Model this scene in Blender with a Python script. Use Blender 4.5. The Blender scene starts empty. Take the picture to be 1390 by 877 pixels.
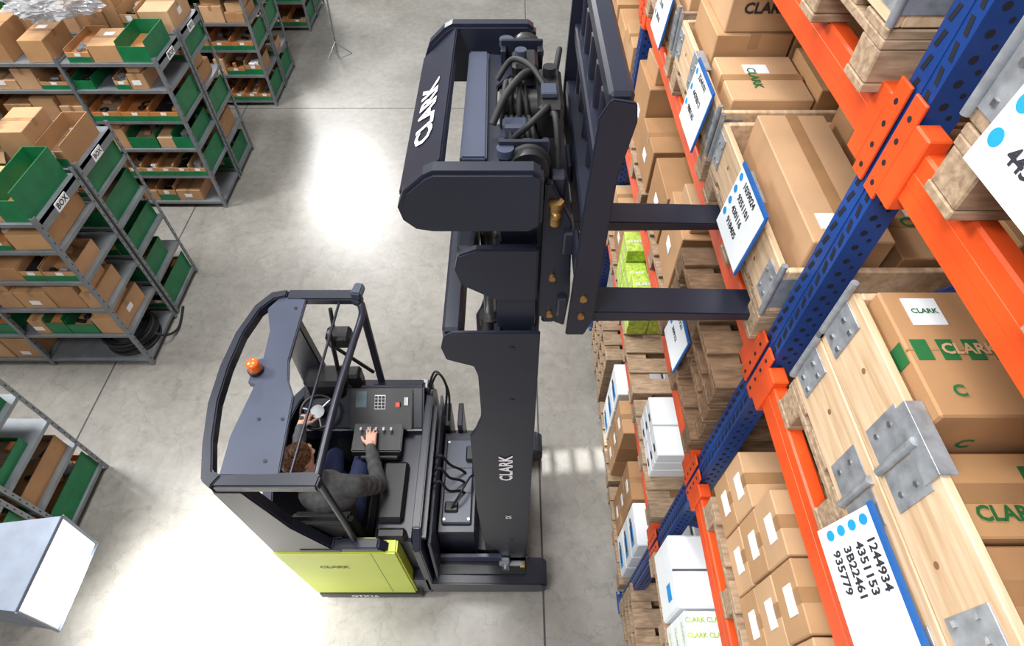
import bpy, bmesh, math, random
from mathutils import Vector, Matrix, noise
random.seed(7)
V=Vector
scene=bpy.context.scene
# ------------------------------------------------------------------ materials
def mat(name,col,rough=.5,metal=0,var=.12,nscale=8,bump=0,spec=.5,stretch=(1,1,1),col2=None,emis=None,alpha=1,trans=0,detail=4,coat=0):
    m=bpy.data.materials.new(name); m.use_nodes=True
    nt=m.node_tree; n=nt.nodes; l=nt.links
    p=n['Principled BSDF']
    p.inputs['Roughness'].default_value=rough
    p.inputs['Metallic'].default_value=metal
    p.inputs['Specular IOR Level'].default_value=spec
    p.inputs['Alpha'].default_value=alpha
    p.inputs['Transmission Weight'].default_value=trans
    p.inputs['Coat Weight'].default_value=coat
    tc=n.new('ShaderNodeTexCoord'); mp=n.new('ShaderNodeMapping'); mp.inputs['Scale'].default_value=stretch
    nz=n.new('ShaderNodeTexNoise'); nz.inputs['Scale'].default_value=nscale; nz.inputs['Detail'].default_value=detail
    l.new(tc.outputs['Object'],mp.inputs['Vector']); l.new(mp.outputs[0],nz.inputs['Vector'])
    r=n.new('ShaderNodeValToRGB')
    c2=col2 or tuple(max(0,c*(1-var)) for c in col); c1=col if col2 else tuple(c*(1+var) for c in col)
    r.color_ramp.elements[0].position=.32; r.color_ramp.elements[1].position=.68
    r.color_ramp.elements[0].color=(*c2,1); r.color_ramp.elements[1].color=(*c1,1)
    l.new(nz.outputs['Fac'],r.inputs['Fac']); l.new(r.outputs[0],p.inputs['Base Color'])
    if bump:
        b=n.new('ShaderNodeBump'); b.inputs['Strength'].default_value=bump; b.inputs['Distance'].default_value=.01
        l.new(nz.outputs['Fac'],b.inputs['Height']); l.new(b.outputs[0],p.inputs['Normal'])
    if emis:
        p.inputs['Emission Color'].default_value=(*emis[0],1); p.inputs['Emission Strength'].default_value=emis[1]
    return m
M={}
M['dark']=mat('truck_paint',(.0135,.016,.029),.33,var=.15,nscale=3,spec=.5)
M['dark2']=mat('truck_panel_paint',(.048,.058,.095),.34,var=.1,nscale=3)
M['black']=mat('black_plastic',(.010,.010,.012),.42)
M['rubber']=mat('rubber',(.009,.009,.010),.65)
M['steel']=mat('steel',(.42,.43,.45),.32,metal=.9,var=.2,nscale=20)
M['galv']=mat('galvanised_steel',(.36,.38,.41),.45,metal=.5,var=.25,nscale=25)
M['shelfsteel']=mat('shelf_steel',(.21,.23,.25),.45,metal=.35,var=.15,nscale=6)
M['lime']=mat('lime_paint',(.58,.68,.045),.35,var=.05,nscale=2)
M['white']=mat('white_paper',(.82,.85,.88),.6,var=.03)
M['whiteprint']=mat('white_print',(.85,.85,.87),.5,var=.02)
M['ink']=mat('black_ink',(.02,.02,.03),.6)
M['limeink']=mat('dark_olive_ink',(.10,.12,.02),.5)
M['bluelab']=mat('blue_label_edge',(.012,.11,.38),.5)
M['dot']=mat('blue_dot',(.01,.27,.68),.5)
M['green']=mat('green_plastic',(.006,.16,.055),.45,var=.15)
M['greenink']=mat('green_ink',(.014,.13,.035),.6)
M['limebox']=mat('lime_print_carton',(.50,.66,.10),.6,var=.3,nscale=40)
M['orange']=mat('orange_beam_paint',(.76,.082,.012),.42,var=.16,nscale=5)
M['blue']=mat('blue_rack_paint',(.010,.050,.23),.36,var=.2,nscale=5)
M['hole']=mat('slot_shadow',(.004,.006,.015),.8)
M['beacon']=mat('amber_lens',(.70,.12,.015),.2,emis=((1,.2,.01),.05))
M['brass']=mat('brass_fitting',(.38,.22,.07),.38,metal=.7)
M['yellow']=mat('yellow_knob',(.7,.45,.05),.4)
M['red']=mat('red_button',(.7,.05,.02),.4)
CARD=[mat('cardboard_%d'%i,c,.75,var=.10,nscale=4) for i,c in enumerate([(.46,.265,.13),(.54,.33,.18),(.39,.21,.095),(.49,.275,.125)])]
M['tape']=mat('packing_tape',(.36,.20,.095),.32)
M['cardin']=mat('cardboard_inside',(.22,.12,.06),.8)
M['kraft']=mat('orange_kraft',(.48,.19,.055),.7)
M['wood']=mat('pine_wood',(.72,.54,.36),.65,nscale=3,stretch=(14,1.2,14),col2=(.50,.32,.18),bump=.15)
M['oldwood']=mat('weathered_pallet_wood',(.44,.31,.20),.75,nscale=4,stretch=(3,14,14),col2=(.24,.16,.10),bump=.2)
M['dwood']=mat('dark_pallet_wood',(.27,.155,.085),.75,nscale=4,stretch=(3,14,14),col2=(.13,.075,.04),bump=.2)
M['knot']=mat('wood_knot',(.22,.11,.05),.7)
M['jacket']=mat('grey_jacket_cloth',(.066,.067,.068),.85,nscale=30,var=.25,bump=.3)
M['trouser']=mat('blue_trouser_cloth',(.012,.02,.07),.85,nscale=30,var=.2,bump=.2)
M['skin']=mat('skin',(.62,.36,.26),.5,var=.06)
M['hair']=mat('ginger_hair',(.15,.065,.025),.6,nscale=60,var=.4,bump=.5)
M['eye']=mat('eye_white',(.7,.7,.7),.2); M['lip']=mat('lip',(.35,.10,.08),.5)
M['plastic']=mat('clear_wrap',(.45,.47,.50),.12,alpha=.55,nscale=10,spec=1,var=.4)
M['screen']=mat('display_screen',(.10,.14,.16),.15)
M['lampwhite']=mat('lamp_diffuser',(.9,.9,.9),.5,emis=((1,1,1),1.0))
M['lampbody']=mat('lamp_housing',(.12,.145,.19),.45,metal=.3)
M['joint']=mat('floor_joint',(.07,.07,.07),.8)
M['wall']=mat('wall_paint',(.6,.6,.6),.8,var=.03)
M['greypart']=mat('grey_spare_part',(.25,.26,.28),.5)
# ------------------------------------------------------------------ text cache
_tc={}
def tmesh(s):
    if s in _tc: return _tc[s]
    cu=bpy.data.curves.new('t','FONT'); cu.body=s; cu.align_x='CENTER'; cu.align_y='CENTER'; cu.size=1; cu.offset=.03; cu.resolution_u=2
    o=bpy.data.objects.new('t',cu); scene.collection.objects.link(o)
    dg=bpy.context.evaluated_depsgraph_get()
    me=bpy.data.meshes.new_from_object(o.evaluated_get(dg))
    r=([tuple(v.co) for v in me.vertices],[tuple(p.vertices) for p in me.polygons])
    bpy.data.objects.remove(o); bpy.data.meshes.remove(me); bpy.data.curves.remove(cu)
    _tc[s]=r; return r
# ------------------------------------------------------------------ builder
class B:
    def __init__(s): s.v=[];s.f=[];s.m=[];s.sm=[];s.mats=[];s.T=None
    def add(s,vs,fs,m,smooth=False):
        m=M[m] if isinstance(m,str) else m
        if m not in s.mats: s.mats.append(m)
        k=s.mats.index(m); o=len(s.v)
        if s.T is not None: vs=[tuple(s.T@V(v)) for v in vs]
        s.v+= [tuple(v) for v in vs]
        for f in fs: s.f.append(tuple(i+o for i in f)); s.m.append(k); s.sm.append(smooth)
    def box(s,x0,y0,z0,x1,y1,z1,m,ch=0):
        lo=(min(x0,x1),min(y0,y1),min(z0,z1)); hi=(max(x0,x1),max(y0,y1),max(z0,z1))
        if ch<=0:
            vs=[((hi if i&1 else lo)[0],(hi if i&2 else lo)[1],(hi if i&4 else lo)[2]) for i in range(8)]
            s.add(vs,[(0,2,3,1),(4,5,7,6),(0,1,5,4),(2,6,7,3),(0,4,6,2),(1,3,7,5)],m); return
        ch=min(ch,*[(hi[a]-lo[a])*.4 for a in range(3)])
        vs=[];idx={}
        for c in range(8):
            for a in range(3):
                p=[]
                for k in range(3):
                    up=(c>>k)&1; q=hi[k] if up else lo[k]
                    if k!=a: q+= -ch if up else ch
                    p.append(q)
                idx[(c,a)]=len(vs); vs.append(tuple(p))
        fs=[]
        for a in range(3):
            b,d=[k for k in range(3) if k!=a]
            for sd in (0,1):
                base=sd<<a
                fs.append(tuple(idx[(base|i,a)] for i in (0,1<<b,(1<<b)|(1<<d),1<<d)))
        for c in range(8):
            fs.append((idx[(c,0)],idx[(c,1)],idx[(c,2)]))
            for k in range(3):
                if not (c>>k)&1:
                    a,b=[j for j in range(3) if j!=k]; c2=c|(1<<k)
                    fs.append((idx[(c,a)],idx[(c2,a)],idx[(c2,b)],idx[(c,b)]))
        s.add(vs,fs,m)
    def prism(s,poly,ax,a,b,m,ch=0):
        n=len(poly)
        def P(p,t): return {'Z':(p[0],p[1],t),'Y':(p[0],t,p[1]),'X':(t,p[0],p[1])}[ax]
        vs=[P(p,a) for p in poly]+[P(p,b) for p in poly]
        fs=[tuple(range(n)),tuple(range(2*n-1,n-1,-1))]+[(i,(i+1)%n,n+(i+1)%n,n+i) for i in range(n)]
        if ch:
            bm=bmesh.new(); bv=[bm.verts.new(v) for v in vs]
            for f in fs: bm.faces.new([bv[i] for i in f])
            bmesh.ops.recalc_face_normals(bm,faces=bm.faces)
            ed=[e for e in bm.edges if e.calc_face_angle(0)>.6]
            bmesh.ops.bevel(bm,geom=ed,offset=ch,segments=2,affect='EDGES',clamp_overlap=True)
            bm.verts.index_update()
            vs=[tuple(v.co) for v in bm.verts]; fs=[tuple(v.index for v in f.verts) for f in bm.faces]; bm.free()
        s.add(vs,fs,m)
    def tube(s,pts,r,m,n=8,smooth=True,closed=False,cap=True,rs=None):
        pts=[V(p) for p in pts]; k=len(pts); vs=[];fs=[]
        up=None
        for i,p in enumerate(pts):
            if closed: d=(pts[(i+1)%k]-pts[i-1])
            else: d=pts[min(i+1,k-1)]-pts[max(i-1,0)]
            if d.length<1e-9: d=V((0,0,1))
            d.normalize()
            if up is None:
                up=V((0,0,1)) if abs(d.z)<.9 else V((1,0,0))
            u=(up-d*up.dot(d)); 
            if u.length<1e-4: u=d.orthogonal()
            u.normalize(); w=d.cross(u); up=u
            rr=rs[i] if rs else r
            for j in range(n):
                t=2*math.pi*j/n; vs.append(tuple(p+u*math.cos(t)*rr+w*math.sin(t)*rr))
        K=k if closed else k-1
        for i in range(K):
            for j in range(n):
                a=i*n+j;b=i*n+(j+1)%n;c=((i+1)%k)*n+(j+1)%n;d=((i+1)%k)*n+j
                fs.append((a,b,c,d))
        s.add(vs,fs,m,smooth)
        if cap and not closed: s.add([vs[j] for j in range(n)],[tuple(range(n))],m); s.add(vs[-n:],[tuple(range(n))],m)
    def cyl(s,p,q,r,m,n=20,r2=None): s.tube([p,q],r,m,n,rs=[r,r if r2 is None else r2])
    def curve(s,pts,r,m,n=8,sub=8,closed=False):
        P=[V(p) for p in pts];o=[]
        k=len(P)
        for i in range(k if closed else k-1):
            if closed: a,b,c,d=P[i-1],P[i],P[(i+1)%k],P[(i+2)%k]
            else: a,b,c,d=P[max(i-1,0)],P[i],P[i+1],P[min(i+2,k-1)]
            for j in range(sub):
                t=j/sub
                o.append(.5*((2*b)+(c-a)*t+(2*a-5*b+4*c-d)*t*t+(3*b-a-3*c+d)*t**3))
        if not closed:o.append(P[-1])
        s.tube(o,r,m,n,closed=closed)
    def torus(s,c,ax,R,r,m,n=32,k=8):
        c=V(c);ax=V(ax).normalized();u=ax.orthogonal().normalized();w=ax.cross(u)
        s.tube([c+u*math.cos(2*math.pi*i/n)*R+w*math.sin(2*math.pi*i/n)*R for i in range(n)],r,m,k,closed=True)
    def sph(s,c,r,m,nu=16,nv=10):
        if not hasattr(r,'__len__'): r=(r,r,r)
        vs=[];fs=[]
        for i in range(1,nv):
            t=math.pi*i/nv
            for j in range(nu):
                p=2*math.pi*j/nu; vs.append((c[0]+r[0]*math.sin(t)*math.cos(p),c[1]+r[1]*math.sin(t)*math.sin(p),c[2]+r[2]*math.cos(t)))
        a=len(vs);vs.append((c[0],c[1],c[2]+r[2]));vs.append((c[0],c[1],c[2]-r[2]))
        for i in range(nv-2):
            for j in range(nu): fs.append((i*nu+j,i*nu+(j+1)%nu,(i+1)*nu+(j+1)%nu,(i+1)*nu+j))
        for j in range(nu): fs.append((a,(j+1)%nu,j)); fs.append((a+1,(nv-2)*nu+j,(nv-2)*nu+(j+1)%nu))
        s.add(vs,fs,m,True)
    def text(s,t,o,xd,yd,size,m):
        vs,fs=tmesh(t); o=V(o);xd=V(xd).normalized();yd=V(yd).normalized()
        s.add([tuple(o+xd*v[0]*size+yd*v[1]*size) for v in vs],fs,m)
    def done(s,name,parent=None,recalc=True):
        xs=[v[0] for v in s.v];ys=[v[1] for v in s.v];zs=[v[2] for v in s.v]
        o=V(((min(xs)+max(xs))/2,(min(ys)+max(ys))/2,min(zs)))
        me=bpy.data.meshes.new(name); me.from_pydata([tuple(V(v)-o) for v in s.v],[],s.f)
        for m in s.mats: me.materials.append(m)
        me.polygons.foreach_set('material_index',s.m); me.polygons.foreach_set('use_smooth',s.sm)
        if recalc:
            bm=bmesh.new(); bm.from_mesh(me); bmesh.ops.recalc_face_normals(bm,faces=bm.faces); bm.to_mesh(me); bm.free()
        me.update()
        ob=bpy.data.objects.new(name,me); ob.location=o; scene.collection.objects.link(ob)
        if parent: ob.parent=parent
        return ob
X,Y,Z=V((1,0,0)),V((0,1,0)),V((0,0,1))
def face_text(b,t,face,x0,y0,z0,x1,y1,z1,size,m='greenink',du=0,dv=0):
    cx,cy,cz=(x0+x1)/2,(y0+y1)/2,(z0+z1)/2;e=.0025
    if face=='top': b.text(t,(cx+du,cy+dv,z1+e),X,Y,size,m)
    if face=='topr': b.text(t,(cx+du,cy+dv,z1+e),-Y,X,size,m)
    if face=='-y': b.text(t,(cx+du,y0-e,cz+dv),X,Z,size,m)
    if face=='-x': b.text(t,(x0-e,cy+du,cz+dv),-Y,Z,size,m)
    if face=='+x': b.text(t,(x1+e,cy+du,cz+dv),Y,Z,size,m)
def carton(b,x0,y0,z0,x1,y1,z1,c=None,tape='x',label=None,txt=None,tsize=.05,tm='greenink',jit=.7):
    c=c or random.choice(CARD); g=.0022
    old=b.T; ce=V(((x0+x1)/2,(y0+y1)/2,0))
    R=Matrix.Translation(ce)@Matrix.Rotation(math.radians(random.uniform(-jit,jit)),4,'Z')@Matrix.Translation(-ce)
    b.T=R if old is None else old@R
    b.box(x0+g,y0+g,z0,x1-g,y1-g,z1,c,.004)
    cx,cy=(x0+x1)/2,(y0+y1)/2; t='tape'; e=.0012
    if tape=='x':
        b.box(x0+e,cy-.022,z1-.06,x1-e,cy+.022,z1+.001,t)
    elif tape=='y':
        b.box(cx-.022,y0+e,z1-.06,cx+.022,y1-e,z1+.001,t)
    if label:
        w=min(.09,(y1-y0)*.4); h=min(.06,(z1-z0)*.35)
        if label=='-x': b.box(x0-.001,cy-w/2,z0+(z1-z0)*.4,x0+.004,cy+w/2,z0+(z1-z0)*.4+h,'white')
        if label=='top': b.box(cx-.06,cy+.03,z1-.001,cx+.04,cy+.03+min(.07,(y1-y0)*.3),z1+.002,'white')
        if label=='-y': b.box(cx-.06,y0-.001,z0+.05,cx+.03,y0+.004,z0+.1,'white')
        if label=='+x': b.box(x1-.004,cy-w/2,z0+(z1-z0)*.4,x1+.001,cy+w/2,z0+(z1-z0)*.4+h,'white')
    if txt:
        for f in txt.split(','): face_text(b,'CLARK',f,x0,y0,z0,x1,y1,z1,tsize,tm,0,.0)
    b.T=old
def opencarton(b,x0,y0,z0,x1,y1,z1,c=None):
    c=c or random.choice(CARD); t=.006; h=z1
    b.box(x0,y0,z0,x1,y1,z0+t,c); b.box(x0,y0,z0+t,x1,y0+t,h,c); b.box(x0,y1-t,z0+t,x1,y1,h,c); b.box(x0,y0+t,z0+t,x0+t,y1-t,h,c); b.box(x1-t,y0+t,z0+t,x1,y1-t,h,c)
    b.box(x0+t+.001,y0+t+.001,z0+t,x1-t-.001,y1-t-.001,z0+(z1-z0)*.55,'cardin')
    fl=(y1-y0)*.42; fx=(x1-x0)*.42
    for (pts) in ([(x0,y0,h),(x1,y0,h),(x1+.01,y0-fl*.55,h-fl*.5),(x0+.005,y0-fl*.6,h-fl*.45)],[(x0,y1,h),(x1,y1,h),(x1,y1+fl*.5,h+fl*.6),(x0,y1+fl*.55,h+fl*.5)],
        [(x0,y0,h),(x0,y1,h),(x0-fx*.7,y1-.01,h+fx*.15),(x0-fx*.6,y0+.01,h+.0)],[(x1,y0,h),(x1,y1,h),(x1+fx*.5,y1,h+fx*.5),(x1+fx*.45,y0,h+fx*.55)]):
        b.add([(p[0],p[1],p[2]) for p in pts]+[(p[0],p[1],p[2]-.004) for p in pts],[(0,1,2,3),(7,6,5,4),(0,4,5,1),(1,5,6,2),(2,6,7,3),(3,7,4,0)],c)
def pallet(b,x0,y0,z0,lx=1.2,ly=.8,m='oldwood'):
    bw=.1
    for yy in (y0,y0+ly/2-bw/2,y0+ly-bw):
        b.box(x0,yy,z0,x0+lx,yy+bw,z0+.022,m,.003)
        for xx in (x0+.002,x0+lx/2-.07,x0+lx-.142): b.box(xx,yy+.002,z0+.022,xx+.14,yy+bw-.002,z0+.1,m,.004)
    for xx in (x0,x0+lx/2-.07,x0+lx-.14): b.box(xx,y0,z0+.1,xx+.14,y0+ly,z0+.122,m,.003)
    n=5;w=.12;gp=(ly-n*w)/(n-1)
    for i in range(n): b.box(x0,y0+i*(w+gp),z0+.122,x0+lx,y0+i*(w+gp)+w,z0+.144,m,.003)
def collar(b,x0,y0,z0,lx=1.2,ly=.8,n=1,h=.195,m='wood',mid=True):
    t=.022
    for i in range(n):
        z=z0+i*h; e=.003
        b.box(x0,y0,z+e,x0+t,y0+ly,z+h-e,m,.003); b.box(x0+lx-t,y0,z+e,x0+lx,y0+ly,z+h-e,m,.003)
        b.box(x0+t,y0,z+e,x0+lx-t,y0+t,z+h-e,m,.003); b.box(x0+t,y0+ly-t,z+e,x0+lx-t,y0+ly,z+h-e,m,.003)
        for (ky,kz) in ((.18,.07),(.31,.14),(.62,.11),(.72,.05)): b.cyl((x0-.0006,y0+ky*ly/.8,z+kz),(x0+.002,y0+ky*ly/.8,z+kz),.008,'knot',10)
        for (cx,cy) in ((x0,y0),(x0,y0+ly)):
            s=1 if cy==y0 else -1
            b.box(x0-.004,cy-s*.004,z+.03,x0+.001,cy+s*.09,z+h-.03,'galv',.001)
            b.box(x0-.0035,cy-s*.0045,z+.031,x0+.10,cy+s*.001,z+h-.031,'galv',.001)
            b.cyl((x0-.006,cy-s*.004,z+.01),(x0-.006,cy-s*.004,z+h+.03),.010,'galv',10)
            for k in range(4):
                b.box(x0-.0075,cy+s*(.03+.04*(k%2)),z+.05+.07*(k//2),x0-.003,cy+s*(.042+.04*(k%2)),z+.062+.07*(k//2),'steel')
        if mid:
            cy=y0+ly*.5
            b.box(x0-.003,cy-.10,z+.03,x0+.001,cy-.013,z+h-.035,'galv'); b.box(x0-.003,cy+.013,z+.03,x0+.001,cy+.10,z+h-.035,'galv')
            b.cyl((x0-.006,cy,z+.02),(x0-.006,cy,z+h-.02),.011,'galv',10)
            for k in range(4): b.cyl((x0-.006,cy+(-.07 if k%2 else .07),z+.06+.06*(k//2)),(x0-.002,cy+(-.07 if k%2 else .07),z+.06+.06*(k//2)),.007,'steel',8)
    if mid:
        cy=y0+ly*.5; z=z0+n*h
        b.box(x0-.0055,cy-.085,z-.05,x0-.0032,cy+.085,z+.001,'galv'); b.box(x0-.0055,cy-.085,z+.001,x0+t+.012,cy+.085,z+.004,'galv',.001)
def sign(y0,z0,x=.775,w=.3,h=.3,nums=('1244934','4351153','3B22461','935779'),tilt=.10,fs=.036,pitch=None):
    b=B(); yc=y0+w/2
    b.T=Matrix.Translation((x,yc,z0+h))@Matrix.Rotation(tilt,4,'Y')@Matrix.Translation((-x,-yc,-(z0+h)))
    b.box(x-.003,y0,z0,x,y0+w,z0+h,'white')
    b.box(x-.006,y0-.004,z0+h-.010,x+.003,y0+w+.004,z0+h+.004,'bluelab')
    b.box(x-.005,y0-.006,z0,x+.0028,y0+.004,z0+h-.010,'bluelab')
    rows=len(nums); pt=pitch or (h-.06)/rows; dr=fs*.38
    for i,s in enumerate(nums):
        zz=z0+h-.014-fs*.7-i*pt
        b.cyl((x-.0028,y0+w-.012-dr,zz),(x-.0045,y0+w-.012-dr,zz),dr,'dot',16)
        L=.62*fs*len(s)
        b.text(s,(x-.0045,y0+w-.024-2*dr-L/2,zz),-Y,Z,fs,'ink')
    return b.done('shelf_label_sign')
# ------------------------------------------------------------------ floor
def floor():
    m=bpy.data.materials.new('polished_concrete'); m.use_nodes=True; nt=m.node_tree;n=nt.nodes;l=nt.links;p=n['Principled BSDF']
    tc=n.new('ShaderNodeTexCoord')
    def nz(s,d,rgh=.6):
        k=n.new('ShaderNodeTexNoise');k.inputs['Scale'].default_value=s;k.inputs['Detail'].default_value=d;k.inputs['Roughness'].default_value=rgh;l.new(tc.outputs['Object'],k.inputs['Vector']);return k
    a=nz(.7,6);c=nz(9,8,.7)
    mx=n.new('ShaderNodeMath');mx.operation='MULTIPLY_ADD';mx.inputs[1].default_value=.6;l.new(a.outputs['Fac'],mx.inputs[0])
    m2=n.new('ShaderNodeMath');m2.operation='MULTIPLY';m2.inputs[1].default_value=.4;l.new(c.outputs['Fac'],m2.inputs[0]);l.new(m2.outputs[0],mx.inputs[2])
    r=n.new('ShaderNodeValToRGB');r.color_ramp.elements[0].position=.38;r.color_ramp.elements[1].position=.62
    r.color_ramp.elements[0].color=(.215,.205,.182,1);r.color_ramp.elements[1].color=(.335,.322,.295,1);l.new(mx.outputs[0],r.inputs[0])
    vo=n.new('ShaderNodeTexVoronoi');vo.feature='DISTANCE_TO_EDGE';vo.inputs['Scale'].default_value=4
    dst=n.new('ShaderNodeVectorMath');dst.operation='MULTIPLY_ADD';dst.inputs[1].default_value=(.3,.3,0)
    l.new(c.outputs['Color'],dst.inputs[0]);l.new(tc.outputs['Object'],dst.inputs[2]);l.new(dst.outputs[0],vo.inputs['Vector'])
    vr=n.new('ShaderNodeValToRGB');vr.color_ramp.elements[0].color=(.76,.76,.75,1);vr.color_ramp.elements[1].color=(1,1,1,1);vr.color_ramp.elements[1].position=.025;l.new(vo.outputs['Distance'],vr.inputs[0])
    mm=n.new('ShaderNodeMix');mm.data_type='RGBA';mm.blend_type='MULTIPLY';mm.inputs['Factor'].default_value=1
    l.new(r.outputs[0],mm.inputs['A']);l.new(vr.outputs[0],mm.inputs['B']);l.new(mm.outputs['Result'],p.inputs['Base Color'])
    rr=n.new('ShaderNodeMapRange');rr.inputs['To Min'].default_value=.24;rr.inputs['To Max'].default_value=.38;l.new(a.outputs['Fac'],rr.inputs['Value']);l.new(rr.outputs[0],p.inputs['Roughness'])
    bp=n.new('ShaderNodeBump');bp.inputs['Strength'].default_value=.10;bp.inputs['Distance'].default_value=.01;l.new(c.outputs['Fac'],bp.inputs['Height']);l.new(bp.outputs[0],p.inputs['Normal'])
    b=B()
    b.box(-16,-6,-.1,8,26,0,m)
    for x in (.25,-4.1,-8.4): b.box(x-.008,-6,-.001,x+.008,26,.001,M['joint'])
    for y in (8.2,14,-1): b.box(-16,y-.006,-.001,8,y+.006,.001,M['joint'])
    b.done('floor')
floor()
for nm,a in (('wall_back',(-16,26,0,8,26.2,9)),('wall_left',(-16.2,-6,0,-16,26,9)),('wall_right',(8,-6,0,8.2,26,9))):
    b=B(); b.box(*a,'wall'); b.box(a[0],a[1],0,a[3],a[4],.12,'shelfsteel'); b.done(nm)
# ------------------------------------------------------------------ pallet rack
LT=[1.45,2.43,3.37,4.27]
RX0,RX1=.855,1.955
def rack():
    b=B()
    for yu in (-1.65,1.1,3.9,6.65):
        for (xa,xb) in ((RX0+.005,RX0+.085),(RX1-.085,RX1)):
            b.box(xa,yu+.0005,0,xa+.008,yu+.0995,5.9,'blue'); b.box(xa+.008,yu,0,xb,yu+.008,5.9,'blue'); b.box(xa+.008,yu+.092,0,xb,yu+.1,5.9,'blue')
            b.box(xb-.008,yu+.008,0,xb,yu+.03,5.9,'blue'); b.box(xb-.008,yu+.07,0,xb,yu+.092,5.9,'blue')
            b.box(xa-.0025,yu+.043,0,xa,yu+.057,5.9,'blue')
            b.box(xa-.03,yu-.03,0,xb+.03,yu+.13,.012,'blue',.002)
            for (bx,by) in ((xa-.015,yu-.015),(xa-.015,yu+.115),(xb+.015,yu-.015)): b.cyl((bx,by,.01),(bx,by,.035),.01,'steel',8)
            z=.12
            while z<5.85:
                for dy in (.022,.078):
                    k=1 if dy<.05 else -1
                    b.prism([(yu+dy-.007-.004*k,z),(yu+dy+.007-.004*k,z),(yu+dy+.007+.004*k,z+.034),(yu+dy-.007+.004*k,z+.034)],'X',xa-.0012,xa+.004,'hole')
                b.cyl((xa+.03,yu-.001,z+.012),(xa+.03,yu+.004,z+.012),.009,'hole',10)
                b.cyl((xa+.055,yu-.001,z+.037),(xa+.055,yu+.004,z+.037),.006,'hole',10)
                z+=.05
        z=.3;k=0
        while z<5.5:
            xa,xb=RX0+.07,RX1-.07
            p,q=((xa,z),(xb,z+.75)) if k%2==0 else ((xb,z),(xa,z+.75))
            b.tube([(p[0],yu+.05,p[1]),(q[0],yu+.05,q[1])],.018,'blue',4,smooth=False); z+=.78;k+=1
        b.box(RX0+.07,yu+.03,.2,RX1-.07,yu+.07,.24,'blue')
        for zt in LT:
            for s in (-1,1):
                for xx in (RX0-.009,RX1):
                    xs=xx; y_a=yu-.012 if s<0 else yu+.060; y_b=yu+.040 if s<0 else yu+.112
                    b.box(xs,y_a,zt-.17,xs+.008,y_b,zt+.07,'orange',.002)
                    y_c,y_d=(yu-.075,yu-.012) if s<0 else (yu+.112,yu+.175)
                    b.box(xs-.001,y_c,zt-.15,xs+.052,y_d,zt+.03,'orange',.004)
                    for kk in range(4): b.cyl((xs-.0015,yu+(.015 if s<0 else .085),zt-.14+kk*.055),(xs+.003,yu+(.015 if s<0 else .085),zt-.14+kk*.055),.007,'hole',8)
    for (ya,yb) in ((-1.5,1.03),(1.27,3.83),(4.07,6.58)):
        for zt in LT:
            for xx in (RX0,RX1-.05):
                b.box(xx,ya,zt-.12,xx+.05,yb,zt,'orange',.006)
                b.box(xx-.0015,ya,zt-.075,xx+.01,yb,zt-.045,'orange',.001)
    b.done('pallet_rack')
rack()
# ------------------------------------------------------------------ rack loads
def crate(name,x,y,z,n=1,ly=.8,m='wood'):
    b=B(); pallet(b,x,y,z,1.2,ly,'oldwood'); collar(b,x,y,z+.145,1.2,ly,n,m=m)
    b.done(name)
crate('wooden_pallet_crate',.85,.17,LT[2],2)
z3=LT[2]+.146
b=B()
zb=z3+.42
b.box(.885,.60,z3,1.42,.945,zb,CARD[2],.005)
b.box(.884,.768,z3,1.42,.772,zb+.001,'tape')
for k in range(9):
    b.box(.9+.058*k,.742,zb,.9+.058*k+.036,.798,zb+.0018,'greenink')
b.text('CLARK CLARK CLARK',(1.16,.77,zb+.003),X,Y,.04,CARD[1])
b.box(.883,.742,zb-.10,.8855,.798,zb-.01,'greenink')
b.text('CLARK',(1.22,.68,zb+.003),X,Y,.04,'greenink')
b.box(.93,.84,zb,1.01,.92,zb+.0022,'white'); b.text('CLARK',(.97,.88,zb+.0035),X,Y,.020,'greenink')
b.text('C',(1.0,.598,zb-.12),X,Z,.05,'greenink'); b.text('C',(.95,.66,zb+.0035),X,Y,.04,'greenink')
b.done('cardboard_box')
b=B()
for (xa,xb) in ((.90,1.20),(1.21,1.51),(1.52,1.95)):
    for (ya,yb) in ((.20,.38),(.39,.58)):
        carton(b,xa,ya,z3,xb,yb,z3+.30,None,'x',None,None,jit=.3)
        b.box(xa+.19,(ya+yb)/2-.03,z3+.3,xa+.25,(ya+yb)/2+.06,z3+.3018,'greenink') if xa<1.3 and ya>.3 else None
        face_text(b,'CLARK','top',xa,ya,z3,xb,yb,z3+.3015,.045,dv=-.045,du=-.03)
        face_text(b,'CLARK','topr',xa,ya,z3,xb,yb,z3+.3015,.04,du=.10)
carton(b,1.45,.60,z3,1.95,.945,z3+.3,CARD[0],'y','top','top',.06)
b.done('carton_stack')
crate('wooden_pallet_crate',.85,-.70,LT[2],2)
# far bay level 3
crate('wooden_pallet_crate',.82,1.225,LT[2],1,m='wood')
b=B()
carton(b,.90,1.27,z3,1.15,1.95,z3+.27,CARD[1],'y',None); b.box(.94,1.33,z3+.27,1.0,1.40,z3+.2725,'whiteprint')
b.done('cardboard_box')
b=B()
carton(b,1.2,1.27,z3,1.5,1.6,z3+.2,CARD[0],'x','top','top',.06)
carton(b,1.2,1.62,z3,1.5,1.97,z3+.30,CARD[2],'x','top','-y',.06)
b.text('CLARK',(1.24,1.79,z3+.3025),-Y,X,.06,'greenink'); b.text('CLARK',(1.46,1.79,z3+.3025),-Y,X,.06,'greenink')
carton(b,1.52,1.27,z3,1.95,1.6,z3+.26,CARD[3],'y','top','top',.06)
carton(b,1.52,1.62,z3,1.95,1.97,z3+.2,CARD[1],'x','top','top',.06)
b.done('carton_stack')
crate('wooden_pallet_crate',.82,2.09,LT[2],1)
b=B()
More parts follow.
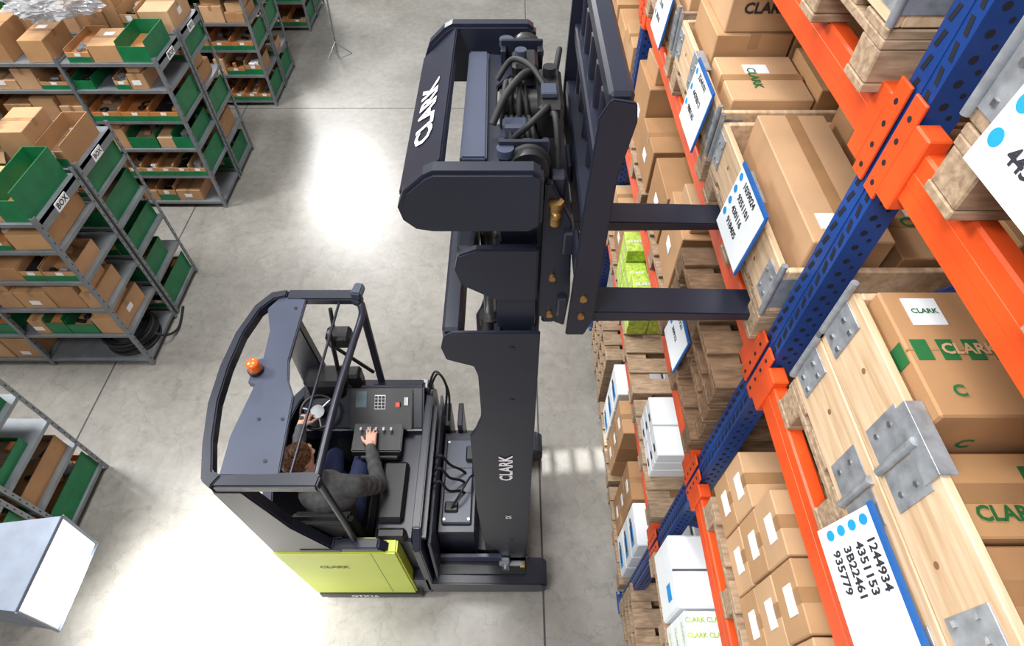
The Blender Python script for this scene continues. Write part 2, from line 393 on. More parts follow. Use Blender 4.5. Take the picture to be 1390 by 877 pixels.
for i,(xa,xb) in enumerate(((.87,1.2),(1.21,1.55),(1.56,1.97))):
    for j,(ya,yb) in enumerate(((2.13,2.48),(2.5,2.86))):
        h=[.22,.3,.26,.42,.24,.3][i*2+j]
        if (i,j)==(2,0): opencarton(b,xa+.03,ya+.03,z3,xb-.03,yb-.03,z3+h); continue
        carton(b,xa,ya,z3,xb,yb,z3+h,None,'xy'[(i+j)%2],'top','-y',.07,'ink' if j else 'greenink')
carton(b,.9,2.52,z3+.302,1.2,2.85,z3+.5,CARD[1],'x','top','-y',.06,'ink',jit=5)
b.text('CLARK',(1.0,2.3,z3+.2225),-Y,X,.05,'greenink')
b.done('carton_stack')
crate('wooden_pallet_crate',.82,2.96,LT[2],1,m='oldwood')
b=B()
for xa in (.87,1.3):
    for ya in (3.0,3.38):
        carton(b,xa,ya,z3,xa+.41,ya+.36,z3+random.choice((.3,.4)),None,'x','top','-y',.07)
b.done('carton_stack')
# level 4
z4=LT[3]+.146
crate('wooden_pallet_crate',.80,1.26,LT[3],1); crate('wooden_pallet_crate',.80,2.12,LT[3],1,m='oldwood'); crate('wooden_pallet_crate',.80,.12,LT[3],1,m='oldwood')
b=B()
carton(b,.88,1.32,z4,1.4,2.0,z4+.18,CARD[0],'x'); carton(b,1.42,1.32,z4,1.95,2.0,z4+.3,CARD[2],'y')
b.done('carton_stack')
b=B()
for i in range(7): b.cyl((.9+i*.14,2.2,z4+.06),(.9+i*.14,2.85,z4+.06),.055,'lampbody',14)
b.done('steel_pipe_bundle')
b=B(); carton(b,.88,.18,z4,1.4,.85,z4+.2,CARD[1],'x'); carton(b,1.42,.18,z4,1.95,.85,z4+.25,CARD[1],'x'); b.done('carton_stack')
# near bay level 2
b=B(); pallet(b,.85,.18,LT[1]); pallet(b,.85,-.66,LT[1]); b.done('wooden_pallet')
b=B(); z2=LT[1]+.145
for i in range(4):
    for j in range(7):
        for k in range(3):
            xa=.87+i*.29; ya=-.55+j*.225
            hh=.175
            if k==2 and i==0 and j in (0,6): continue
            carton(b,xa,ya,z2+k*hh,xa+.287,ya+.222,z2+k*hh+hh-.003,CARD[(i+j+k)%2],'x','-x')
            if (j*3+k)%4==1: b.box(xa+.2,ya+.06,z2+k*hh+hh-.003,xa+.26,ya+.10,z2+k*hh+hh-.0015,'white')
b.done('carton_stack')
# far bay level 2
b=B()
for k in range(4): pallet(b,.83+random.uniform(-.02,.02),1.25,LT[1]+k*.146,1.2,.8,'dwood')
b.done('wooden_pallet_stack')
b=B(); pallet(b,.83,2.1,LT[1]); pallet(b,.83,2.98,LT[1]); b.done('wooden_pallet')
b=B()
for j,ya in enumerate((2.12,2.53,3.0,3.4)):
    for i,xa in enumerate((.85,1.23,1.61)):
        h=random.uniform(.28,.5)
        carton(b,xa,ya,z2,xa+.36,ya+.38,z2+h,None,'xy'[(i+j)%2],'-x','-y',.07,'dot' if i==0 and j==0 else 'greenink',jit=2)
        if (i+j)%3==0: carton(b,xa+.03,ya+.05,z2+h+.002,xa+.28,ya+.3,z2+h+.12,None,'y','top',jit=12)
b.done('carton_stack')
# level 1
z1=LT[0]+.145
b=B(); pallet(b,.80,.25,LT[0]); pallet(b,.80,-.6,LT[0]); b.done('wooden_pallet')
b=B(); b.box(.80,.68,z1,1.3,1.03,z1+.35,'white',.01); b.box(.801,.85,z1+.30,1.299,.86,z1+.352,'lampbody'); b.box(.799,.74,z1+.18,.81,.82,z1+.26,'dot'); b.box(1.32,.68,z1,1.9,1.03,z1+.3,'white',.01); b.done('white_carton')
b=B()
for i in range(3):
    for k in range(3):
        xa=.81+i*.2
        b.box(xa,.32,z1+k*.13,xa+.195,.66,z1+k*.13+.127,'white',.004)
        for q in range(5):
            b.text('CLARK CLARK',(xa+.0975,.36+q*.065,z1+k*.13+.1285),X,Y,.03,'limebox')
        for q in range(2): b.text('CLARK CLARK',(xa+.0975,.318,z1+k*.13+.035+.05*q),X,Z,.03,'limebox')
        for q in range(3): b.text('CLARK',(xa-.002,.38+.1*q,z1+k*.13+.06),-Y,Z,.03,'limebox')
b.done('lime_printed_carton_stack')
b=B(); pallet(b,.82,1.25,LT[0]); pallet(b,.82,2.1,LT[0]); pallet(b,.82,2.98,LT[0]); b.done('wooden_pallet')
b=B(); 
for k in range(3):
    for j in range(2): b.box(.84,1.50+.2*j,z1+k*.1,1.1,1.69+.2*j,z1+k*.1+.097,'white',.004); b.box(.839,1.55+.2*j,z1+k*.1+.03,.842,1.6+.2*j,z1+k*.1+.06,'ink')
b.done('white_carton')
b=B()
for j,ya in enumerate((1.26,2.15,2.55)):
    for i,xa in enumerate((1.15,1.55)): carton(b,xa,ya,z1,xa+.38,ya+.36,z1+.3,None,'x','-x')
b.done('carton_stack')
b=B()
for i in range(2):
    for j in range(3):
        for k in range(4):
            xa=.83+i*.15;ya=2.6+j*.21
            if k==3 and (i+j)%2: continue
            b.box(xa,ya,z1+k*.11,xa+.145,ya+.205,z1+k*.11+.107,'limebox',.004)
            b.text('CLARK',(xa+.07,ya+.1,z1+k*.11+.1085),X,Y,.035,'white'); b.text('CLARK',(xa-.002,ya+.1,z1+k*.11+.05),-Y,Z,.035,'white')
b.done('lime_printed_carton_stack')
b=B()
for j in range(2): carton(b,.85,3.3+.3*j,z1,1.3,3.58+.3*j,z1+.35,None,'x','-x')
b.done('carton_stack')
# ground level
b=B(); 
for ya in (-.5,.35,1.25,2.1,2.98): pallet(b,.84,ya,0)
for k in range(3): pallet(b,.84,.35,.145*(k+1))
for k in range(4): pallet(b,.84,2.98,.145*(k+1))
b.done('wooden_pallet_stack')
b=B()
for (ya,c) in ((1.3,'white'),(1.62,'w'),(2.15,'w'),(2.5,'white')):
    for i in range(2):
        for k in range(3):
            xa=.86+i*.4
            if c=='white': b.box(xa,ya,.15+k*.26,xa+.38,ya+.3,.15+k*.26+.256,'white',.006); b.box(xa-.002,ya+.05,.2+k*.26,xa+.01,ya+.2,.3+k*.26,'dot'); b.box(xa-.003,ya+.08,.23+k*.26,xa+.009,ya+.24,.27+k*.26,'ink')
            else: carton(b,xa,ya,.15+k*.26,xa+.38,ya+.3,.15+k*.26+.256,None,'x','-x')
b.done('mixed_carton_stack')
for li,zt in enumerate(LT):
    b=B()
    for ya in (4.05,4.92,5.8):
        pallet(b,.83,ya,zt)
        for i in range(3):
            for j in range(2):
                carton(b,.85+i*.39,ya+.01+.39*j,zt+.145,.85+i*.39+.37,ya+.01+.39*j+.37,zt+.145+random.uniform(.2,.5),None,'xy'[j],'-x','-y',.07)
    b.done('loaded_pallet_row')
sign(1.40,3.51,.80,w=.28,h=.26,nums=('1039024','9351101','430116','918405'))
sign(2.15,3.48,.80,w=.28,h=.27,nums=('3244101','4470012','980165'))
sign(3.05,3.48,.80,w=.28,h=.26,nums=('22561','23101','30165'))
sign(.20,3.475,.835,w=.32,h=.20,fs=.034,pitch=.040,tilt=.22)
sign(.50,4.395,.785,w=.34,h=.16,nums=('37112','445247'),fs=.040,pitch=.06)
sign(1.6,2.6,.815,w=.26,h=.24,nums=('55121','30912'))
sign(4.2,3.45,.80,w=.28,h=.26,nums=('2201','3101'))
# ------------------------------------------------------------------ reach truck
def truck():
    b=B()
    out=[(-.62,1.22),(-1.45,1.22),(-1.56,1.27),(-1.66,1.42),(-1.71,1.65),(-1.73,1.87),(-1.71,2.1),(-1.66,2.33),(-1.56,2.48),(-1.45,2.52),(-.62,2.52)]
    b.prism(out,'Z',.06,.40,'dark',.01)
    inn=[(-1.45,1.30),(-1.52,1.34),(-1.60,1.46),(-1.64,1.66),(-1.66,1.87),(-1.64,2.1),(-1.60,2.28),(-1.52,2.41),(-1.45,2.44)]
    ro=[p for p in out if p[0]<=-1.45]
    b.prism(ro+inn[::-1],'Z',.40,1.18,'dark',.008)
    b.prism([(-1.52,.12),(-.735,.12),(-.75,1.10),(-1.56,1.10)],'Y',1.195,1.30,'lime',.012)
    b.box(-.92,1.1938,.12,-.917,1.2,1.09,'limeink')
    b.prism([(-1.50,.03),(-.70,.03),(-.70,.115),(-1.50,.115)],'Y',1.185,1.4,'black',.006)
    b.text('GTX16',(-1.15,1.182,.075),X,Z,.07,'whiteprint')
    b.text('CLARK',(-1.22,1.192,.80),X,Z,.065,'limeink')
    b.prism([(-1.55,1.10),(-.80,1.10),(-.86,1.17),(-1.15,1.17),(-1.30,1.55),(-1.40,2.08),(-1.56,2.08)],'Y',1.20,1.27,'dark',.01)
    b.box(-1.36,1.195,1.12,-1.1,1.28,1.16,'black')
    b.box(-1.5,2.45,.4,-.62,2.52,1.12,'dark',.01)
    b.prism([(-1.60,1.1),(-1.38,1.1),(-1.44,2.08),(-1.58,2.08)],'Y',2.43,2.50,'dark',.008)
    b.tube([(-1.0,2.44,1.1),(-.98,2.46,2.1)],.028,'dark',8); b.tube([(-1.02,1.26,1.12),(-1.02,1.27,1.5),(-1.03,1.28,2.1)],.020,'dark',8)
    b.box(-1.5,1.3,.40,-.9,2.45,.42,'rubber')
    b.box(-1.42,1.33,.55,-.98,1.80,.80,'black',.03); b.box(-1.42,1.33,.78,-.98,1.78,.87,'rubber',.04)
    b.prism([(1.30,.80),(1.42,.82),(1.38,1.36),(1.30,1.40),(1.28,1.36)],'X',-1.40,-1.0,'rubber',.03)
    b.box(-.93,1.30,.4,-.66,2.2,1.02,'dark',.02); b.box(-.92,1.42,1.02,-.74,1.85,1.08,'black',.02)
    b.box(-.90,1.28,1.02,-.70,1.36,1.12,'black',.02)
    b.prism([(2.08,.95),(2.45,1.05),(2.46,1.22),(2.36,1.27),(2.10,1.08)],'X',-1.56,-.66,'dark',.015)
    b.prism([(2.10,1.10),(2.34,1.25),(2.33,1.275),(2.08,1.12)],'X',-1.20,-.74,'black',.006)
    b.box(-1.52,2.28,1.2,-1.24,2.47,1.42,'black',.03)
    b.prism([(2.30,1.26),(2.42,1.40),(2.40,1.42),(2.28,1.28)],'X',-1.48,-1.28,'screen')
    b.box(-1.22,2.36,1.22,-1.12,2.47,1.40,'black',.02)
    def onp(u,w,du,dw,mm,h=.012):
        y0=2.10+w*.24; z0=1.125+w*.15
        b.prism([(y0,z0),(y0+dw,z0+dw*.62),(y0+dw-h*.5,z0+dw*.62+h),(y0-h*.5,z0+h)],'X',u,u+du,mm)
    onp(-1.02,.45,.08,.09,'whiteprint',.01)
    for i in range(3):
        for j in range(4): onp(-1.017+i*.026,.47+j*.085,.019,.016,'ink',.016)
    onp(-.86,.5,.03,.03,'red',.03); onp(-.80,.55,.03,.05,'screen',.02); onp(-1.16,.5,.08,.1,'screen',.01)
    b.prism([(1.88,1.08),(2.12,1.10),(2.12,1.15),(1.90,1.13)],'X',-1.16,-.80,'black',.008)
    b.box(-1.10,1.86,1.0,-.82,2.1,1.09,'black',.01)
    for i in range(5):
        x=-1.10+i*.055
        b.cyl((x,2.06,1.14),(x,2.05,1.18),.006,'steel',8); b.box(x-.010,2.035,1.175,x+.010,2.065,1.19,'galv',.004)
    c=V((-1.42,2.16,1.24)); ax=V((0,-.35,1)).normalized()
    b.torus(c,ax,.125,.014,'black'); b.cyl(c-ax*.10,c+ax*.005,.03,'black'); b.cyl(c+ax*.0,c+ax*.015,.05,'steel')
    for t in (0,2.1,4.2):
        u=ax.orthogonal().normalized();w=ax.cross(u);b.cyl(c,c+(u*math.cos(t)+w*math.sin(t))*.12,.01,'steel',8)
    b.cyl(c+V((-.09,-.08,0)),c+V((-.09,-.08,.05)),.018,'black')
    b.prism([(1.22,.1),(2.50,.1),(2.50,1.02),(2.40,1.16),(1.34,1.16),(1.22,1.05)],'X',-.655,-.60,'dark',.008)
    b.prism([(1.24,.1),(2.48,.1),(2.48,.95),(1.30,.95)],'X',-.575,-.555,'dark2',.004)
    b.box(-.60,1.3,1.05,-.57,2.3,1.09,'dark')
    for yy in (1.5,1.9,2.3): b.cyl((-.60,yy,1.0),(-.585,yy,1.0),.014,'steel',8)
    b.box(-.55,1.46,.12,-.27,2.28,.70,'dark',.01)
    b.box(-.52,1.52,.70,-.30,2.20,.735,'dark2',.01)
    b.box(-.50,1.60,.735,-.40,1.68,.76,'black',.01); b.box(-.36,2.0,.735,-.3,2.12,.78,'black',.01)
    for yy in (1.75,1.95): b.box(-.515,yy,.735,-.305,yy+.006,.738,'black')
    for (xx,yy) in ((-.5,1.55),(-.32,1.55),(-.5,2.17),(-.32,2.17)): b.cyl((xx,yy,.735),(xx,yy,.742),.01,'steel',8)
    b.box(-.27,1.5,.10,.12,2.25,.20,'dark')
    for xx in (-.54,-.44): b.box(xx,2.285,.3,xx+.04,2.5,.8,'dark',.006)
    for (ya,yb) in ((1.215,1.42),(2.32,2.52)):
        b.prism([(-.62,.06),(.20,.06),(.27,.10),(.27,.22),(.22,.27),(-.62,.30)],'Y',ya,yb,'dark',.01)
        b.box(-.60,ya+.07,.295,.10,ya+.13,.31,'black')
        b.cyl((.13,ya+.03,.12),(.13,yb-.03,.12),.118,'rubber',28)
        b.box(-.55,yb-.04 if ya<2 else ya,.30,.12,yb-.01 if ya<2 else ya+.03,.40,'dark2',.004)
    b.box(-.80,1.222,.03,-.62,1.4,.2,'black',.01)
    b.cyl((-1.2,1.95,.125),(-1.1,1.95,.125),.125,'rubber',24); b.box(-1.3,1.6,.02,-.9,2.2,.06,'black')
    for i in range(3):
        b.curve([(-.60,1.7+.10*i,.95),(-.52,1.72+.09*i,1.02+.02*i),(-.46,1.7+.1*i,.9),(-.37,1.75+.08*i,.76),(-.27,1.75+.07*i,.5)],.010,'rubber')
    b.curve([(-.45,1.62,.75),(-.38,1.7,.85),(-.3,1.85,.83),(-.25,1.95,.5)],.009,'rubber')
    b.curve([(-.66,2.4,1.1),(-.58,2.46,1.32),(-.50,2.4,1.2),(-.53,2.3,.95)],.009,'rubber'); b.curve([(-.66,2.35,1.1),(-.55,2.40,1.38),(-.48,2.35,1.2),(-.5,2.28,.9)],.009,'rubber')
    b.box(-.70,2.38,1.16,-.64,2.46,1.22,'steel',.005)
    # ---- overhead guard
    zg=2.10
    o=[(-1.54,1.20),(-1.60,1.24),(-1.66,1.45),(-1.71,1.70),(-1.72,1.95),(-1.70,2.20),(-1.64,2.42),(-1.56,2.53),(-1.46,2.55)]
    i_=[(-1.50,1.27),(-1.555,1.29),(-1.61,1.47),(-1.655,1.71),(-1.665,1.95),(-1.65,2.19),(-1.60,2.38),(-1.53,2.47),(-1.46,2.49)]
    b.prism(o+i_[::-1],'Z',zg-.03,zg+.05,'dark',.008)
    b.prism([(-1.54,1.205),(-1.0,1.205),(-.99,1.27),(-1.03,1.29),(-1.53,1.28)],'Z',zg-.03,zg+.04,'dark',.01)
    b.prism([(-1.46,2.47),(-1.04,2.47),(-.98,2.44),(-.97,2.52),(-1.03,2.56),(-1.46,2.56)],'Z',zg-.02,zg+.04,'dark',.01)
    b.prism([(-1.52,1.27),(-1.21,1.27),(-1.245,1.75),(-1.30,1.86),(-1.33,2.0),(-1.33,2.48),(-1.50,2.50),(-1.56,2.40),(-1.50,2.22),(-1.485,2.0),(-1.49,1.8),(-1.53,1.5)],'Z',zg+.0,zg+.035,'dark2',.006)
    b.prism([(-1.53,1.84),(-1.47,1.82),(-1.47,2.02),(-1.53,2.0)],'Z',zg-.01,zg+.033,'dark2',.004)
    b.curve([(-1.02,1.25,zg),(-1.0,1.7,zg+.03),(-.97,2.1,zg+.03),(-.96,2.38,zg+.0),(-1.0,2.50,zg)],.024,'dark')
    for (xa,xb) in ((-1.14,-1.12),): b.tube([(xa-.02,1.24,zg+.01),(xb-.01,1.9,zg+.03),(xb,2.5,zg+.01)],.009,'dark',8)
    for xx,yy in ((-1.3,1.35),(-1.4,1.6),(-1.38,2.4),(-1.27,1.6)): b.cyl((xx,yy,zg+.033),(xx,yy,zg+.040),.010,'dark',8)
    b.tube([(-1.30,2.45,1.35),(-1.20,2.3,1.75),(-1.15,2.25,2.08)],.016,'black',8)
    b.tube([(-1.05,2.47,1.3),(-1.22,2.40,1.7),(-1.18,2.44,2.08)],.014,'black',8)
    b.box(-1.22,2.28,1.85,-1.06,2.40,1.97,'black',.02)
    b.prism([(-1.04,2.48),(-.97,2.47),(-.96,2.57),(-1.02,2.58)],'Z',zg+.03,zg+.09,'dark2',.01)
    b.cyl((-1.50,1.92,zg+.02),(-1.50,1.92,zg+.06),.045,'black'); b.cyl((-1.50,1.92,zg+.06),(-1.50,1.92,zg+.11),.038,'beacon'); b.sph((-1.50,1.92,zg+.11),(.038,.038,.02),'beacon')
    # ---- mast
    yn,yf=1.38,2.18
    def sides(fn):
        fn(yn,1); fn(yf,-1)
    out1=[(-.06,.20),(.11,.20),(.11,3.20),(-.23,3.20),(-.27,3.17),(-.285,3.10),(-.27,3.02),(-.16,2.97),(-.145,2.90),(-.145,2.55),(-.18,2.42),(-.21,2.35),(-.22,1.4),(-.20,.75),(-.10,.55)]
    def s1(y,s):
        b.prism(out1,'Y',y,y+s*.018,'dark',.004)
        for xx in (.075,-.07): b.box(xx,y+s*.002,.2,xx+.025,y+s*.07,3.18,'dark',.003)
        for zz in (.5,.8,2.7,3.1): b.cyl((-.0,y-s*.004,zz),(0,y+s*.002,zz),.012,'dark',12)
    sides(s1)
    b.box(-.275,yn+.021,3.04,-.20,yf-.021,3.198,'dark',.012); b.box(-.2,yn+.021,1.5,-.17,yf-.021,1.7,'dark',.008); b.box(-.2,yn+.021,.5,-.12,yf-.021,.75,'dark',.008)
    b.box(-.05,1.40,.10,.11,1.5,.24,'galv',.01); b.box(-.10,1.34,.26,.09,1.379,.34,'galv',.01); b.cyl((-.05,1.31,.30),(-.05,1.379,.30),.035,'steel'); b.cyl((.08,1.33,.30),(.08,1.379,.30),.02,'yellow'); b.box(-.08,1.33,.20,-.02,1.378,.42,'galv',.008)
    def s2(y,s):
        yy=y+s*.05
        b.box(-.06,yy,.4,.09,yy+s*.012,3.62,'dark',.003)
        for xx in (.065,-.06): b.box(xx,yy+s*.001,.4,xx+.022,yy+s*.06,3.6,'dark',.003)
        b.prism([(-.06,3.36),(.09,3.36),(.09,3.62),(-.12,3.62),(-.185,3.59),(-.20,3.52),(-.18,3.44),(-.12,3.40)],'Y',yy-s*.022,yy+s*.01,'dark',.006)
    sides(s2)
    b.box(-.19,yn+.062,3.46,-.12,yf-.062,3.60,'dark',.01); b.box(-.10,yn+.07,2.4,-.07,yf-.07,2.6,'dark',.01)
    def s3(y,s):
        yy=y+s*.09
        b.box(-.04,yy,.9,.11,yy+s*.012,4.0,'dark',.003)
        for xx in (.09,-.04): b.box(xx,yy+s*.001,.9,xx+.02,yy+s*.05,3.98,'dark',.003)
    sides(s3)
    arm=[(.09,3.80),(.09,3.98),(.06,4.0),(-.22,4.0),(-.25,3.985),(-.31,3.93),(-.335,3.87),(-.325,3.82),(-.29,3.785),(-.24,3.775),(.05,3.775)]
    b.prism(arm,'Y',1.32,1.385,'dark',.012); b.prism(arm,'Y',2.19,2.25,'dark',.012)
    b.prism([(-.340,3.875),(-.325,3.855),(-.19,3.972),(-.202,3.998)],'Y',1.386,2.189,'dark',.005)
    up=V((-.138,0,-.123)).normalized(); nn=Y.cross(up).normalized()
    b.text('CLARK',V((-.271,1.72,3.9365))+nn*.004,Y,up,.11,'whiteprint')
    b.prism([(-.14,1.42),(-.03,1.42),(-.03,1.50),(.0,1.54),(.0,1.60),(-.05,1.68),(-.05,1.9),(.0,1.98),(.0,2.06),(-.03,2.12),(-.14,2.14)],'Z',3.90,3.925,'dark',.004)
    b.box(-.158,1.422,3.74,-.13,2.138,3.932,'dark',.006)
    b.prism([(-.155,1.46),(-.075,1.46),(-.085,2.10),(-.155,2.10)],'Z',3.933,3.95,'dark2',.006)
    for y in (1.46,2.12):
        b.cyl((-.02,y,3.96),(-.02,y,3.985),.026,'dark2',20); b.cyl((.05,y-.04,3.93),(.05,y+.04,3.93),.06,'black',24); b.cyl((.05,y-.045,3.93),(.05,y+.045,3.93),.02,'steel',12)
        b.box(-.06,y-.05,3.82,.10,y+.05,3.89,'dark',.008)
        b.torus((.05,y,3.93),(0,1,0),.055,.012,'rubber',28,6)
    for k in range(4): b.torus((-.02+k*.020,1.74+.01*(k%2),3.935+.006*(k%3)),(1,.08*(k-1.5),.05*(k%2)),.085-.008*(k%2),.010,'rubber',28,6)
    b.cyl((-.04,1.74,3.94),(.08,1.74,3.94),.058,'black'); b.cyl((.075,1.74,3.94),(.085,1.74,3.94),.025,'steel'); b.box(-.03,1.60,3.91,.05,1.655,3.965,'dark2',.008)
    b.curve([(-.06,1.60,3.97),(-.02,1.66,4.03),(.03,1.74,4.05),(.06,1.84,4.01),(.04,1.93,3.96)],.012,'rubber'); b.curve([(-.05,1.88,3.96),(-.0,1.9,4.02),(.06,1.82,4.04),(.1,1.74,4.02)],.010,'rubber')
    b.curve([(.0,1.58,3.93),(.05,1.55,4.0),(.10,1.60,4.02),(.12,1.68,3.99)],.010,'rubber')
    for k in range(5): b.curve([(-.02+.018*k,1.66,3.96),(-.0+.018*k,1.58,3.90),(-.0+.018*k,1.55,3.6),(.0+.016*k,1.56,3.0),(.0+.016*k,1.58,2.0),(-.02+.01*k,1.62,.7)],.009,'rubber')
    b.box(.08,1.62,3.901,.16,1.85,4.02,'black',.012); b.box(.09,1.66,4.02,.14,1.72,4.04,'dark2',.004); b.cyl((.12,1.80,4.0),(.12,1.80,4.05),.022,'black')
    b.box(.0,1.92,3.905,.09,2.04,3.99,'black',.012); b.cyl((.03,1.97,3.99),(.03,1.97,4.02),.02,'dark2')
    b.curve([(.12,1.64,3.98),(.13,1.55,4.02),(.14,1.48,3.9),(.13,1.46,3.7)],.01,'rubber'); b.curve([(.14,1.85,3.98),(.16,1.95,4.03),(.16,2.05,3.9)],.01,'rubber')
    b.box(.02,1.5,3.86,.10,2.08,3.899,'dark')
    for y in (1.545,2.02):
        b.cyl((-.09,y,.5),(-.09,y,3.1),.038,'dark',20); b.cyl((-.09,y,3.1),(-.09,y,3.80),.024,'steel',16); b.cyl((-.09,y,3.06),(-.09,y,3.12),.046,'black',20)
    for y in (1.66,1.90):
        for k in range(60): b.box(-.02-.006*(k%2),y-.012,1.2+k*.045,.0+.006*(k%2),y+.012,1.2+k*.045+.04,'black')
    # ---- carriage
    b.box(.12,1.431,3.25,.16,2.10,3.42,'dark',.01); b.box(.12,1.431,3.66,.16,2.10,3.80,'dark',.01)
    b.box(.115,1.432,3.2,.165,1.48,3.9,'dark',.008); b.box(.115,2.05,3.2,.165,2.11,3.9,'dark',.008)
    b.prism([(.10,3.28),(.20,3.22),(.21,3.4),(.19,3.75),(.12,3.90),(.10,3.9)],'Y',1.40,1.43,'dark',.005)
    for zz in (3.3,3.5): b.cyl((.14,1.385,zz),(.14,1.40,zz),.012,'brass',10)
    b.cyl((.135,1.395,3.75),(.135,1.395,3.82),.018,'brass',14); b.cyl((.135,1.395,3.82),(.135,1.395,3.84),.024,'brass',6); b.sph((.135,1.385,3.79),.018,'brass')
    b.box(.166,1.38,3.30,.20,2.12,3.40,'dark',.006); b.box(.166,1.38,3.62,.20,2.12,3.72,'dark',.006)
    for y in (1.28,1.74):
        b.box(.215,y+.001,3.40,.275,y+.119,3.78,'dark',.008)
        b.prism([(.214,3.397),(1.30,3.41),(1.30,3.42),(.9,3.436),(.5,3.446),(.214,3.452)],'Y',y,y+.12,'dark',.004)
        b.box(.195,y-.005,3.63,.215,y+.125,3.72,'dark',.006)
        for zz in (3.5,3.60): b.cyl((.272,y+.03,zz),(.282,y+.03,zz),.010,'brass',6)
    for zz in (3.45,3.54): b.cyl((.235,1.255,zz),(.235,1.265,zz),.013,'brass',6)
    # ---- load backrest
    side=[(.19,3.34),(.255,3.34),(.28,3.42),(.28,4.02),(.305,4.19),(.297,4.24),(.235,4.25),(.21,4.20),(.20,3.9)]
    b.prism(side,'Y',1.265,1.279,'dark',.004); b.prism([(.205,3.42),(.275,3.42),(.275,4.02),(.295,4.18),(.215,4.19)],'Y',1.279,1.305,'dark',.004)
    b.prism(side,'Y',2.10,2.14,'dark',.008)
    b.box(.235,1.306,4.185,.298,2.10,4.245,'dark',.01)
    for y in (1.42,1.56,1.72,1.88,2.0): b.box(.235,y,3.6,.27,y+.035,4.186,'dark',.006)
    b.box(.22,1.306,4.0,.265,2.10,4.05,'dark',.006); b.box(.205,1.306,3.785,.255,2.10,3.84,'dark',.006)
    b.text('CLARK',(-.03,yn-.004,1.98),Z,-X,.10,'whiteprint'); b.text('SX',(-.02,yn-.004,1.25),Z,-X,.05,'whiteprint')
    b.done('reach_truck')
truck()
# ------------------------------------------------------------------ operator
def remesh(parts,vox,name,tags,smooth=6,post=None,parent=None):
    b=B()
    for p in parts:
        if p[0]=='c':
            _,a,c,r1,r2,t=p; a=V(a);c=V(c)
            k=6; b.tube([a+(c-a)*i/k for i in range(k+1)],r1,'skin',14,rs=[r1+(r2-r1)*i/k for i in range(k+1)])
            b.sph(a,r1,'skin',14,8); b.sph(c,r2,'skin',14,8)
        else: b.sph(p[1],p[2],'skin',20,12)
    ob=b.done(name)
    md=ob.modifiers.new('r','REMESH'); md.mode='VOXEL'; md.voxel_size=vox
    sm=ob.modifiers.new('s','SMOOTH'); sm.iterations=smooth; sm.factor=.5
    dg=bpy.context.evaluated_depsgraph_get(); me=bpy.data.meshes.new_from_object(ob.evaluated_get(dg)); old=ob.data
    loc=ob.location.copy(); ob.modifiers.clear(); ob.data=me; me.materials.clear()
    names=[]
    for t in tags: me.materials.append(M[t]); names.append(t)
    for pl in me.polygons:
        c=pl.center+loc; pl.use_smooth=True
        best=1e9;t=tags[0]
        for p in parts:
            if p[0]=='c':
                a=V(p[1]);d=V(p[2])-a; u=max(0,min(1,(c-a).dot(d)/max(d.length_squared,1e-9)))
                dd=(c-a-d*u).length-(p[3]+(p[4]-p[3])*u)
            else: dd=((c-V(p[1])).length-min(p[2])) 
            if dd<best: best=dd;t=p[-1]
        pl.material_index=names.index(t)
    if parent: ob.parent=parent
    return ob
op=bpy.data.objects.new('forklift_operator',None); op.empty_display_size=.1; scene.collection.objects.link(op)
J='jacket';T='trouser'
shR=V((-1.01,1.52,1.41)); shL=V((-1.37,1.56,1.41)); elR=V((-.91,1.63,1.17)); wrR=V((-1.0,1.885,1.205))
elL=V((-1.49,1.77,1.21)); wrL=V((-1.50,2.0,1.28))
body=[('c',(-1.20,1.50,.97),(-1.20,1.49,1.15),.135,.130,J),('c',(-1.20,1.49,1.12),(-1.20,1.51,1.34),.135,.145,J),
 ('e',(-1.20,1.51,1.30),(.195,.125,.16),J),('c',shL,shR,.072,.072,J),('c',(-1.20,1.52,1.42),(-1.235,1.54,1.50),.075,.062,J),
 ('c',(-1.235,1.54,1.48),(-1.27,1.555,1.58),.054,.052,'skin'),
 ('c',shR,elR,.075,.057,J),('c',elR,wrR,.058,.040,J),('c',shL,elL,.075,.057,J),('c',elL,wrL,.058,.040,J),
 ('c',(-1.28,1.50,.955),(-1.31,1.93,.985),.098,.066,T),('c',(-1.12,1.50,.955),(-1.10,1.93,.985),.098,.066,T),
 ('c',(-1.31,1.93,.985),(-1.31,2.05,.52),.062,.042,T),('c',(-1.10,1.93,.985),(-1.10,2.05,.52),.062,.042,T),
 ('c',(-1.31,2.03,.47),(-1.31,2.20,.455),.045,.036,'rubber'),('c',(-1.10,2.03,.47),(-1.10,2.20,.455),.045,.036,'rubber')]
for (a,c,r) in ((shR,elR,.070),(elR,wrR,.052),(shL,elL,.070),(elL,wrL,.052)):
    for t in (.25,.5,.75): p=a+(c-a)*t; body.append(('e',p,(r*(1.12-.2*t),)*3,J))
for k in range(10):
    t=k/10*6.283; t2=(k+1)/10*6.283; cc=V((-1.235,1.535,1.475))
    body.append(('c',cc+V((math.cos(t)*.062,math.sin(t)*.062,0)),cc+V((math.cos(t2)*.062,math.sin(t2)*.062,0)),.016,.016,J))
remesh(body,.009,'body',['jacket','trouser','skin','rubber'],5,parent=op)
hc=V((-1.30,1.575,1.68)); f=V((.25,.85,-.08)).normalized(); u0=V((-.12,.05,1)).normalized(); r_=f.cross(u0).normalized(); u_=r_.cross(f).normalized()
R3=Matrix((r_,f,u_)).transposed()
b=B(); b.T=Matrix.Translation(hc)@R3.to_4x4()
b.sph((0,-.012,.03),(.077,.098,.088),'skin',24,16); b.sph((0,.02,-.02),(.066,.075,.08),'skin',20,14); b.sph((0,.045,-.085),(.042,.038,.034),'skin'); b.sph((0,.0,-.06),(.058,.06,.055),'skin')
